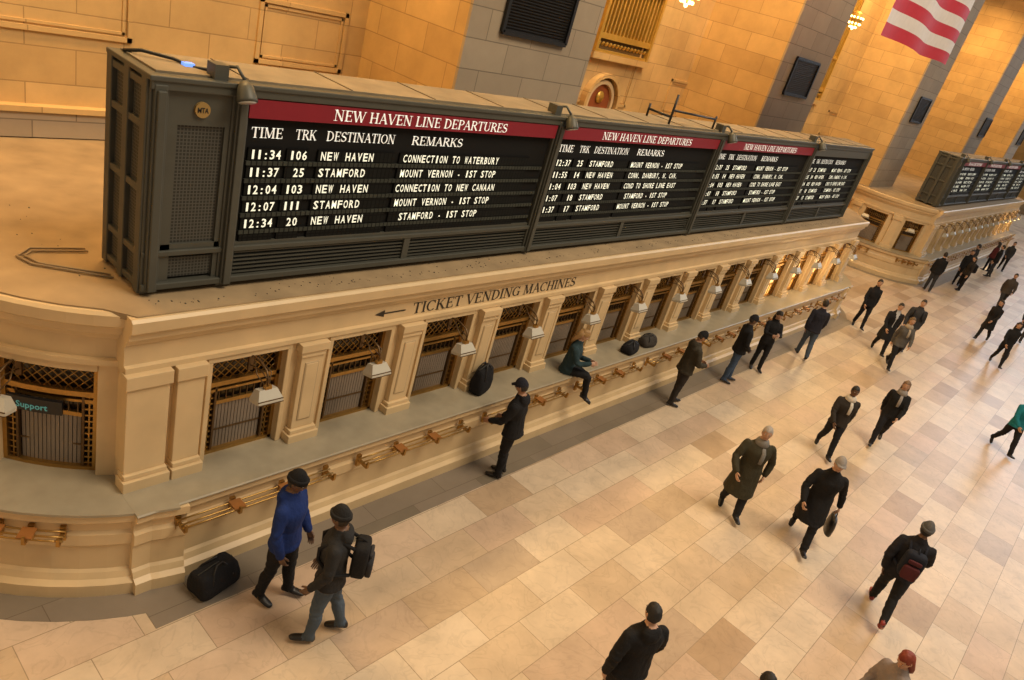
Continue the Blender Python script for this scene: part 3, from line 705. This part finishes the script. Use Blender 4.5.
def person(name,x,y,yaw,h=1.75,lt=0,lk=0,rt=0,rk=0,spread=.02,lean=0,la=(5,8,12,0),ra=(5,8,12,0),hy=0,hp=0,top=(.02,.02,.025),bot=(.02,.02,.03),shoe=(.012,.01,.01),skin='l',hair=(.02,.014,.01),hs='short',hat=None,hatc=(.01,.01,.01),coat='jacket',bulk=1.0,seat=None,pack=None,scarf=None,beard=False,glasses=False,vox=.017,curl=35,bag=None,tilt=0,hood=False,lcross=0,shirt=None,case=None):
    E=empty(name,(x,y,0)); sc=h/1.76
    src=MB(); L={k:mat('lab_'+k,(1,1,1)) for k in ('top','bot','shoe','skin')}
    V=Vector
    Ml=Matrix.Rotation(R(lean),3,'Y'); Mt_=Matrix.Rotation(R(tilt),3,'X'); MT=Mt_@Ml
    tw=(lt-rt)*.16 if seat is None else 0
    MT=MT@Matrix.Rotation(R(tw),3,'Z'); MTi=MT.inverted()
    pel=V((0,0,.93))
    def up(p): return pel+MT@V(p)
    def limb(pts,lab,n=12):
        P=[];Rr=[]
        for (a,ra_),(b,rb_) in zip(pts[:-1],pts[1:]):
            q=resamp(a,ra_,b,rb_)
            if P: q=q[1:]
            P+= [t[0] for t in q]; Rr+=[t[1] for t in q]
        src.tube(P,Rr,L[lab],n)
        for p,r in pts: src.ball(p,r,L[lab],12,8)
    low=[]; B=bulk; LB=1+(B-1)*.6
    legs=[]
    for s,t,k in ((1,lt,lk),(-1,rt,rk)):
        hip=V((0,s*.088,.90)); yy=s*(.5*spread)
        cr=R(lcross)*s*-1
        d1=V((math.sin(R(t)),yy*.5+math.sin(cr)*.6,-math.cos(R(t)))).normalized(); kn=hip+d1*.43
        d2=V((math.sin(R(t-k)),yy*.3+math.sin(cr),-math.cos(R(t-k)))).normalized(); an=kn+d2*.40
        fw=V((1,0,0))
        limb([(hip,.098*LB),(hip+d1*.2,.088*LB),(kn-d1*.04,.068*LB),(kn+d2*.04,.064*LB),(kn+d2*.14-fw*.012,.065*LB),(kn+d2*.30,.056*LB),(an,.053*LB)],'bot')
        pitch=R(max(-14,min(75,(k-t)*.9))) if seat is None else R(25)
        fd=V((math.cos(pitch),s*.14,-math.sin(pitch))).normalized(); fu=V((math.sin(pitch),0,math.cos(pitch)))
        sd=fd.cross(fu).normalized()
        base=an-fu*.035
        rs=[]
        for a,w_,hh,dz in ((-.075,.02,.02,0),(-.065,.036,.04,0),(-.02,.040,.055,.012),(.03,.043,.048,.006),(.09,.050,.034,-.008),(.15,.048,.026,-.016),(.19,.036,.022,-.018),(.205,.018,.012,-.02)):
            rs.append((base+fd*a+fu*(dz),sd*w_,fu*hh))
        src.rings(rs,L['shoe'],14)
        for c_,a_,b_ in rs: low.append((c_-b_).z)
        legs.append((hip,kn,an))
    def tr(z,ry,rx,lab,xo=0): return (up((xo,0,z)),MT@V((rx,0,0)),MT@V((0,ry,0)))
    src.rings([((0,0,.82),(.06,0,0),(0,.08,0)),((0,0,.84),(.09*B,0,0),(0,.13*B,0)),((0,0,.88),(.112*B,0,0),(0,.162*B,0)),((0,0,.93),(.112*B,0,0),(0,.16*B,0)),((0,0,.97),(.10*B,0,0),(0,.145*B,0))],L['bot'],20)
    fem= hs=='long'
    sw=.92 if fem else 1.0
    prof=[(-.06,.174,.126),(-.02,.174,.125),(.03,.168,.122),(.09,.158,.117),(.15,.155,.115),(.21,.160,.12),(.27,.170,.126),(.33,.180,.128),(.38,.186,.122),(.42,.184,.112),(.45,.168,.100),(.475,.140,.09),(.50,.108,.08),(.525,.086,.073),(.545,.078,.070)]
    if coat=='jacket': prof=[(-.13,.184,.138),(-.125,.186,.142),(-.09,.182,.136)]+prof
    src.rings([tr(z,ry*B*sw,rx*B,'top',.012 if .2<z<.4 else 0) for z,ry,rx in prof],L['top'],22)
    hemz=-9
    if coat in('coat','long'):
        Lc=.42 if coat=='coat' else .52
        kx=(legs[0][1].x+legs[1][1].x)/2; sx=abs(legs[0][1].x-legs[1][1].x)/2
        rs=[]
        for i in range(15):
            f_=i/14; z=.98-(Lc+.02)*f_
            rs.append(((kx*f_*.8-.03*f_,0,z),((.124*B+.05*f_+sx*f_*.62),0,0),(0,.168*B+.045*f_,0)))
        src.rings(rs,L['top'],22); hemz=.98-Lc-.015
    src.rings([tr(.50,.100,.090,'t'),tr(.545,.078,.078,'t'),tr(.585,.074,.076,'t',.0)],L['top'],14)
    limb([(up((.0,0,.5)),.055),(up((.014,0,.66)),.054)],'skin')
    hands=[]
    for s,(sw_,ab,el,inn) in ((1,la),(-1,ra)):
        sh=V((0,s*.160*sw*B,.425))
        d1=V((math.sin(R(sw_))*math.cos(R(ab)),s*math.sin(R(ab)),-math.cos(R(sw_))*math.cos(R(ab))))
        e_=sh+d1*.285
        a2=sw_+el
        d2=V((math.sin(R(a2))*math.cos(R(inn)),-s*math.sin(R(inn)),-math.cos(R(a2))*math.cos(R(inn))))
        wr=e_+d2*.245
        limb([(up(sh),.062*B),(up(sh+d1*.1),.060*B),(up(e_-d1*.03),.052*B),(up(e_+d2*.03),.050*B),(up(e_+d2*.1),.049*B),(up(wr),.041*B)],'top')
        hands.append((up(wr)+MT@d2*.012,MT@d2,s,up(e_)))
    if hood: src.rings([tr(.45,.10,.05,'t',-.10),tr(.50,.125,.075,'t',-.075),tr(.55,.12,.07,'t',-.065),tr(.59,.09,.04,'t',-.06)],L['top'],16)
    me_o=src.obj('tmp_body'); 
    kd=kdtree.KDTree(len(src.v)); lab=[0]*len(src.v)
    for fi,fc in enumerate(src.f):
        for vi in fc: lab[vi]=src.m[fi]
    for i,v in enumerate(src.v): kd.insert(v,i)
    kd.balance()
    md=me_o.modifiers.new('r','REMESH'); md.mode='VOXEL'; md.voxel_size=vox
    m2=me_o.modifiers.new('s','SMOOTH'); m2.factor=.5; m2.iterations=3
    bpy.context.view_layer.update()
    dg=bpy.context.evaluated_depsgraph_get()
    me=bpy.data.meshes.new_from_object(me_o.evaluated_get(dg))
    bpy.data.objects.remove(me_o)
    off=(x*7.3+y*3.1)%50
    names=[m.name for m in src.mats]
    tm=dict(lab_top=cloth(top),lab_bot=cloth(bot),lab_shoe=mat('shoe_%02d_%02d'%(int(shoe[0]*99),int(shoe[1]*99)),shoe,.4),lab_skin=SKIN[skin])
    out=MB()
    ov=[]
    joints=[l[1] for l in legs]+[h[3] for h in hands]+[l[2] for l in legs]
    for v,n_ in zip(me.vertices,me.vertex_normals):
        p=v.co; nn=n_.vector
        amp=.010 if p.z>.12 and (p-up((0,0,.7))).length>.2 else 0
        jd=min((p-j).length for j in joints)
        fold=math.sin(p.z*70+noise.noise(V((p.x*6,p.y*6,p.z*3+off)))*7)*.006*math.exp(-(jd/.12)**2)
        ov.append(tuple(p+nn*((noise.noise(V((p.x*10,p.y*10,p.z*5+off)))*amp+noise.noise(V((p.x*24,p.y*24,p.z*12+off)))*amp*.5)+(fold if amp else 0))))
    out.v=ov
    for pl in me.polygons:
        ce=pl.center
        _,i,_=kd.find(ce)
        lb=names[lab[i]]
        c=MTi@(ce-pel)
        if lb=='lab_bot' and coat=='jacket' and c.z>-.128 and (seat is None or c.x<.11): lb='lab_top'
        if lb=='lab_bot' and ce.z>hemz and coat!='jacket': lb='lab_top'
        if lb in('lab_skin','lab_top') and abs(c.y)<.12 and c.z>.5 and (c.x>-.1): lb='lab_skin' if c.z>.59 else 'lab_top'
        mm=tm[lb]
        if shirt and lb=='lab_top':
            if c.x>.05 and abs(c.y)<.012+max(0,(c.z-.30))*.22 and c.z>.05: mm=cloth(shirt)
        out.f.append(tuple(pl.vertices)); out.m.append(out.mi(mm)); out.sm.append(True)
    bpy.data.meshes.remove(me)
    for (wr,d,s,e_) in hands:
        pn=V((0,-s,0)) if d.z<-.6 else (V((0,-s,-.4)) if curl<60 else V((-.3,-s,.2)))
        hand(out,wr,d,pn,s,SKIN[skin],curl)
    hc=up((.024,0,.705))
    Mh=Matrix.Translation(hc)@(MT.to_4x4() if seat is None else Matrix.Identity(4))@Matrix.Rotation(R(hy),4,'Z')@Matrix.Rotation(R(hp),4,'Y')
    hairm=mat('hair_%02d_%02d_%02d'%tuple(int(q*99) for q in hair),hair,.6,var=.3,scale=40)
    head_mesh(out,Mh,SKIN[skin],hairm,hs,hat,cloth(hatc),glasses,beard)
    if scarf:
        out.rings([tr(.46,.10,.09,'t',.015),tr(.49,.122,.112,'t',.012),tr(.535,.112,.110,'t',.016),(tr(.575,.092,.098,'t',.014)),tr(.59,.07,.08,'t',.012)],cloth(scarf),18)
        out.rings([(up((.10,.03,.47)),V((.02,0,0)),V((0,.03,0))),(up((.135*B,.04,.40)),V((.014,0,0)),V((0,.035,0))),(up((.142*B,.045,.28)),V((.012,0,0)),V((0,.035,0))),(up((.135*B,.045,.20)),V((.01,0,0)),V((0,.03,0)))],cloth(scarf),10)
    shift=-min(low) if seat is None else 0
    o=out.obj('body',E,recalc=False)
    if pack:
        pk=MB(); pc=cloth(pack[0]); pc2=cloth(pack[1])
        def rb(c,sx,sy,sz,m,pw=.4):
            vs=[];fs=[];seg=20;rn=12
            def sg(a,p): return math.copysign(abs(a)**p,a)
            for i in range(rn+1):
                ph=math.pi*i/rn-math.pi/2
                for k in range(seg):
                    t=2*math.pi*k/seg
                    vs.append(up((c[0]+sx*sg(math.cos(ph),pw)*sg(math.cos(t),pw),c[1]+sy*sg(math.cos(ph),pw)*sg(math.sin(t),pw),c[2]+sz*sg(math.sin(ph),pw))))
            for i in range(rn):
                for k in range(seg): fs.append((i*seg+k,i*seg+(k+1)%seg,(i+1)*seg+(k+1)%seg,(i+1)*seg+k))
            pk.add(vs,fs,m,None,True)
        rb((-.21*B,0,.25),.085,.145,.21,pc); rb((-.30*B,0,.17),.035,.11,.11,pc2); rb((-.295*B,0,.34),.02,.09,.03,pc2)
        pk.tube([up((-.14*B,0,.47)),up((-.2,0.0,.50)),up((-.24*B,0,.46))],.01,pc,6)
        for s in (-1,1):
            pk.tube([up((-.15*B,s*.1,.42)),up((-.06,s*.11,.480)),up((.05,s*.115,.46)),up((.135*B,s*.12,.37)),up((.13*B,s*.14,.25)),up((0,s*.185*B,.13)),up((-.15*B,s*.13,.10))],.02,pc,6)
        pk.obj('backpack',E)
    if bag:
        bg=MB(); wr,d,s,e_=hands[0] if bag=='L' else hands[1]
        g=wr+V((0,s*.015,-.10)); lm=mat('black_leather_bag',(.014,.012,.011),.35)
        bg.tube([g+V((-.07,0,-.10)),g+V((-.06,0,-.01)),g+V((.06,0,-.01)),g+V((.07,0,-.10))],.009,lm,6)
        bg.rings([(g+V((0,0,-.39)),V((.18,0,0)),V((0,.05,0))),(g+V((0,0,-.38)),V((.21,0,0)),V((0,.07,0))),(g+V((0,0,-.25)),V((.215,0,0)),V((0,.075,0))),(g+V((0,0,-.13)),V((.20,0,0)),V((0,.055,0))),(g+V((0,0,-.09)),V((.17,0,0)),V((0,.02,0)))],lm,16)
        bg.obj('briefcase',E)
    E.scale=(sc,sc,sc); E.rotation_euler=(0,0,R(yaw)); E.location=(x,y,(shift+.003)*sc if seat is None else 0)
    if seat is not None: E.location.z=seat-(.93-.115*B)*sc
    return E
walk=dict(lt=22,lk=6,rt=-18,rk=24,la=(-18,10,12,5),ra=(20,10,28,10))
walk2=dict(lt=-18,lk=28,rt=24,rk=6,la=(24,10,28,10),ra=(-18,10,12,5))
wslow=dict(lt=12,lk=4,rt=-10,rk=16,la=(-8,10,20,8),ra=(10,12,20,8))
BLK=(.012,.012,.014); JEAN=(.05,.08,.14); DG=(.035,.035,.04)
person('man_in_blue_jacket',4.0,5.14,-62,1.84,lt=7,lk=4,rt=-7,rk=6,spread=.2,la=(6,14,22,5),ra=(0,14,18,5),hp=14,top=(.012,.03,.14),bot=BLK,skin='d',hat='beanie',hatc=BLK,bulk=1.2,hood=True,vox=.014)
person('man_with_backpack',4.12,4.42,132,1.83,lt=8,lk=4,rt=-10,rk=8,spread=.2,la=(4,12,30,5),ra=(0,12,30,5),hp=8,hy=-20,top=(.026,.026,.028),bot=(.07,.095,.13),skin='d',hat='beanie',hatc=(.02,.02,.022),bulk=1.2,pack=(BLK,DG),vox=.014,hood=True)
person('man_leaning_on_ledge',8.22,5.48,110,1.78,lt=2,lk=4,rt=10,rk=20,lean=4,la=(22,12,45,10),ra=(14,12,40,15),hp=18,top=BLK,bot=BLK,skin='m',hat='cap',hatc=(.02,.02,.03),bulk=1.18,vox=.015,hood=True)
person('seated_woman',10.3,6.16,-62,1.68,seat=1.13,lt=82,lk=74,rt=86,rk=80,lean=6,la=(25,6,85,25),ra=(30,6,80,25),hp=30,top=(.025,.05,.06),bot=BLK,hs='long',hair=(.33,.19,.07),bulk=1.08,vox=.015,lcross=10)
person('man_in_camouflage_jacket',13.62,5.42,-40,1.77,lt=8,lk=8,rt=-3,rk=4,spread=.1,lean=4,la=(15,8,70,25),ra=(18,8,70,25),hp=28,top=(.045,.038,.026),bot=(.03,.025,.022),skin='m',hat='cap',hatc=BLK,bulk=1.25,vox=.016,hood=True)
person('man_in_dark_cap',16.12,5.38,-50,1.77,lt=10,lk=10,rt=-4,rk=4,la=(5,10,45,30),ra=(5,10,40,30),hp=15,top=BLK,bot=JEAN,skin='d',hat='cap',hatc=BLK,bulk=1.18,vox=.017)
person('woman_in_black_jacket',17.7,5.35,-140,1.66,lt=8,lk=8,rt=-4,rk=6,la=(30,8,85,30),ra=(25,8,80,25),hp=18,top=BLK,bot=BLK,skin='l',hs='long',hair=(.02,.012,.01),bulk=1.1,vox=.018)
person('man_walking',20.2,5.1,30,1.74,top=(.02,.022,.03),bot=(.06,.08,.11),skin='l',bulk=1.15,vox=.018,**wslow)
person('man_in_dark_suit',25.4,5.2,-150,1.75,top=BLK,bot=BLK,vox=.02,**wslow)
person('man_in_dark_coat',23.85,4.05,205,1.72,top=BLK,bot=BLK,coat='coat',vox=.02,bulk=1.12,shirt=(.4,.4,.42),**walk)
person('woman_in_grey_jacket',22.95,3.45,215,1.70,top=(.09,.085,.08),bot=BLK,hs='long',hair=(.12,.07,.03),scarf=(.35,.30,.24),bulk=1.1,vox=.02,**walk2)
person('man_carrying_bag',25.2,3.75,190,1.76,top=(.03,.03,.04),bot=(.04,.05,.08),bulk=1.15,vox=.02,pack=(BLK,BLK),**wslow)
person('woman_in_black_coat',31.2,2.4,170,1.66,top=BLK,bot=BLK,coat='coat',hs='long',hair=(.02,.014,.01),vox=.022,bulk=1.1,**walk2)
person('woman_with_tote',28.65,1.45,200,1.66,top=BLK,bot=BLK,hs='long',hair=(.03,.015,.01),vox=.022,bag='L',bulk=1.08,**walk)
person('distant_commuter',33.5,1.5,185,1.75,top=BLK,bot=DG,vox=.022,bulk=1.1,**wslow)
person('distant_commuter',38.0,3.0,200,1.74,top=(.06,.05,.045),bot=DG,vox=.022,bulk=1.1,**walk2)
person('woman_with_white_scarf',15.42,2.62,205,1.70,top=(.03,.024,.02),bot=BLK,hs='short',hair=BLK,skin='d',scarf=(.6,.57,.52),bulk=1.15,vox=.017,**walk)
person('woman_with_grey_scarf',17.35,2.08,195,1.70,top=BLK,bot=(.015,.015,.02),hs='long',hair=(.16,.10,.06),scarf=(.28,.26,.25),bulk=1.15,vox=.018,**walk2)
person('man_in_green_overcoat',11.27,2.78,215,1.80,top=(.045,.04,.024),bot=(.025,.022,.018),coat='long',hair=(.35,.32,.30),skin='l',scarf=(.2,.19,.18),bulk=1.25,vox=.015,lt=14,lk=6,rt=-10,rk=18,la=(-15,28,30,10),ra=(14,26,35,10),hy=-15)
person('man_in_black_overcoat',11.80,1.70,200,1.84,top=(.012,.012,.014),bot=BLK,coat='coat',hair=(.3,.3,.3),hat='cap',hatc=(.30,.28,.27),bulk=1.2,vox=.015,lt=28,lk=5,rt=-22,rk=22,la=(-14,22,12,-14),ra=(18,24,35,5),bag='L',lean=5,curl=70)
person('man_with_red_backpack',11.35,.18,10,1.80,top=(.012,.013,.018),bot=BLK,shoe=(.22,.02,.02),hair=BLK,hat='beanie',hatc=(.10,.10,.105),bulk=1.22,vox=.015,lt=24,lk=10,rt=-22,rk=30,la=(-20,16,30,10),ra=(20,16,50,15),pack=((.015,.018,.03),(.08,.02,.025)),skin='d')
person('man_in_black_jacket',6.12,1.70,60,1.76,top=(.012,.012,.014),bot=BLK,hair=(.02,.014,.011),bulk=1.28,vox=.014,la=(-10,24,20,5),ra=(8,24,20,5),lt=12,lk=4,rt=-10,rk=12,hood=True)
person('short_haired_passerby',6.45,.50,40,1.76,top=DG,bot=BLK,hair=(.01,.008,.008),vox=.016,**walk)
person('red_haired_woman',8.5,-.42,150,1.66,top=(.26,.22,.21),bot=DG,hs='long',hair=(.20,.03,.012),vox=.014,hp=20,lean=6,bulk=1.15,**walk)
person('woman_in_teal_jacket',21.0,-.02,215,1.66,top=(.01,.16,.20),bot=BLK,hs='long',hair=(.03,.018,.01),bulk=1.18,vox=.02,**walk)
person('queueing_man',35.5,5.45,20,1.78,top=BLK,bot=DG,bulk=1.1,vox=.022,lt=4,rt=-4,rk=4,lk=2)
person('queueing_woman',38.4,4.75,140,1.66,top=(.03,.025,.025),bot=BLK,hs='long',vox=.022,lt=4,rt=-4,rk=4,lk=2,pack=(BLK,BLK))
person('queueing_man',39.4,5.1,200,1.76,top=BLK,bot=BLK,vox=.022,lt=4,rt=-4,rk=4,lk=2)
person('queueing_man',45.1,4.7,100,1.76,top=BLK,bot=DG,vox=.024,lt=4,rt=-4,rk=4,lk=2)
person('queueing_woman',46.6,5.1,60,1.66,top=(.1,.02,.02),bot=BLK,hs='long',vox=.024,lt=4,rt=-4,rk=4,lk=2)
person('queueing_man',48.7,4.7,190,1.76,top=DG,bot=BLK,vox=.024,**walk)
person('queueing_man',42.0,5.3,90,1.76,top=(.03,.03,.045),bot=BLK,vox=.024,lt=4,rt=-4,rk=4,lk=2)
# ---------------------------------------------------------------- bags
def softbag(name,x,y,z,sx,sy,sz,yaw,m,strap=True,px=.45):
    b=MB(); seg=32;rn=20;vs=[];fs=[]
    def sg(a,p): return math.copysign(abs(a)**p,a)
    for i in range(rn+1):
        ph=math.pi*i/rn-math.pi/2
        for k in range(seg):
            t=2*math.pi*k/seg
            p=Vector((sx*sg(math.cos(ph),px)*sg(math.cos(t),px),sy*sg(math.cos(ph),px)*sg(math.sin(t),px),sz*sg(math.sin(ph),px)))
            if p.z>0: p.x*=1-.10*p.z/sz; p.y*=1-.35*p.z/sz; p.z+=.02*math.sin(p.x*14)
            q=p*1.0; nn=noise.noise(q*7+Vector((x,0,0)))*.05+noise.noise(q*18+Vector((x,3,0)))*.03
            p*=1+nn
            if p.z<-sz*.93: p.z=-sz
            vs.append(p+Vector((0,0,sz)))
    for i in range(rn):
        for k in range(seg): fs.append((i*seg+k,i*seg+(k+1)%seg,(i+1)*seg+(k+1)%seg,(i+1)*seg+k))
    b.add(vs,fs,m,None,True)
    if strap:
        for s in (-1,1): b.tube([(-sx*.5,s*sy*.9,sz*1.2),(-sx*.35,s*sy*.6,sz*1.9),(-sx*.1,s*sy*.35,sz*2.2),(sx*.2,s*sy*.3,sz*2.2),(sx*.38,s*sy*.6,sz*1.9),(sx*.5,s*sy*.9,sz*1.2)],.011,M_black,6)
        b.tube([(-sx*.85,0,sz*1.9),(0,0,sz*2.04),(sx*.85,0,sz*1.9)],.007,M_olived,6)
    o=b.obj(name); o.location=(x,y,z); o.rotation_euler=(0,0,R(yaw)); return o
bm_=cloth((.012,.012,.014))
softbag('black_duffel_bag',3.50,5.66,.006,.27,.17,.17,12,bm_,px=.32)
softbag('black_backpack',8.16,6.30,1.13,.19,.12,.24,10,bm_)
softbag('black_shoulder_bag',12.35,6.15,1.13,.22,.14,.11,10,bm_)
softbag('grey_tote_bag',13.05,6.18,1.13,.2,.13,.12,-10,cloth((.05,.045,.04)))
# ---------------------------------------------------------------- lights
w=bpy.data.worlds.new('World'); scene.world=w; w.use_nodes=True
w.node_tree.nodes['Background'].inputs[0].default_value=(1,.80,.58,1); w.node_tree.nodes['Background'].inputs[1].default_value=.27
def area(name,loc,target,size,energy,col,sy=None):
    l=bpy.data.lights.new(name,'AREA'); l.energy=energy; l.size=size; l.color=col
    if sy: l.shape='RECTANGLE'; l.size_y=sy
    o=bpy.data.objects.new(name,l); scene.collection.objects.link(o); o.location=loc
    o.rotation_euler=(Vector(target)-Vector(loc)).to_track_quat('-Z','Y').to_euler(); return o
area('hall_overhead_fill',(13,-7,27),(11,4,2),12,6300,(1,.83,.61))  # added warm overhead fill for the whole hall, no actual fixture
area('window_daylight',(90,-6,27),(20,0,0),28,8500,(.68,.83,1))
for k in range(-1,5):
    area('recess_wall_fill',(4.2+13.37*k,10.2,12.5),(4.2+13.37*k,11.8,5),5,(800 if k<1 else 620),(1,.62,.24),1.2)  # added lamps above the recesses, aimed down to turn their walls golden
for x in (21.5,23.5,54,57):
    l=bpy.data.lights.new('booth_lamp_light','POINT'); l.energy=18; l.color=(1,.65,.3); l.shadow_soft_size=.1
    o=bpy.data.objects.new('booth_lamp_light',l); scene.collection.objects.link(o); o.location=(x,5.9,1.9)
# ---------------------------------------------------------------- camera
cam=bpy.data.cameras.new('camera'); cam.sensor_width=36; cam.lens=737/1024*36; cam.clip_end=300
co=bpy.data.objects.new('camera',cam); scene.collection.objects.link(co)
right=Vector((0.663,-0.702,.2598)).normalized(); fwd=Vector((0.7315,0.534,-.4236)).normalized()
up=right.cross(fwd).normalized(); right=fwd.cross(up).normalized()
Mx=Matrix((right,up,-fwd)).transposed().to_4x4(); Mx.translation=(0,0,7); co.matrix_world=Mx
scene.camera=co
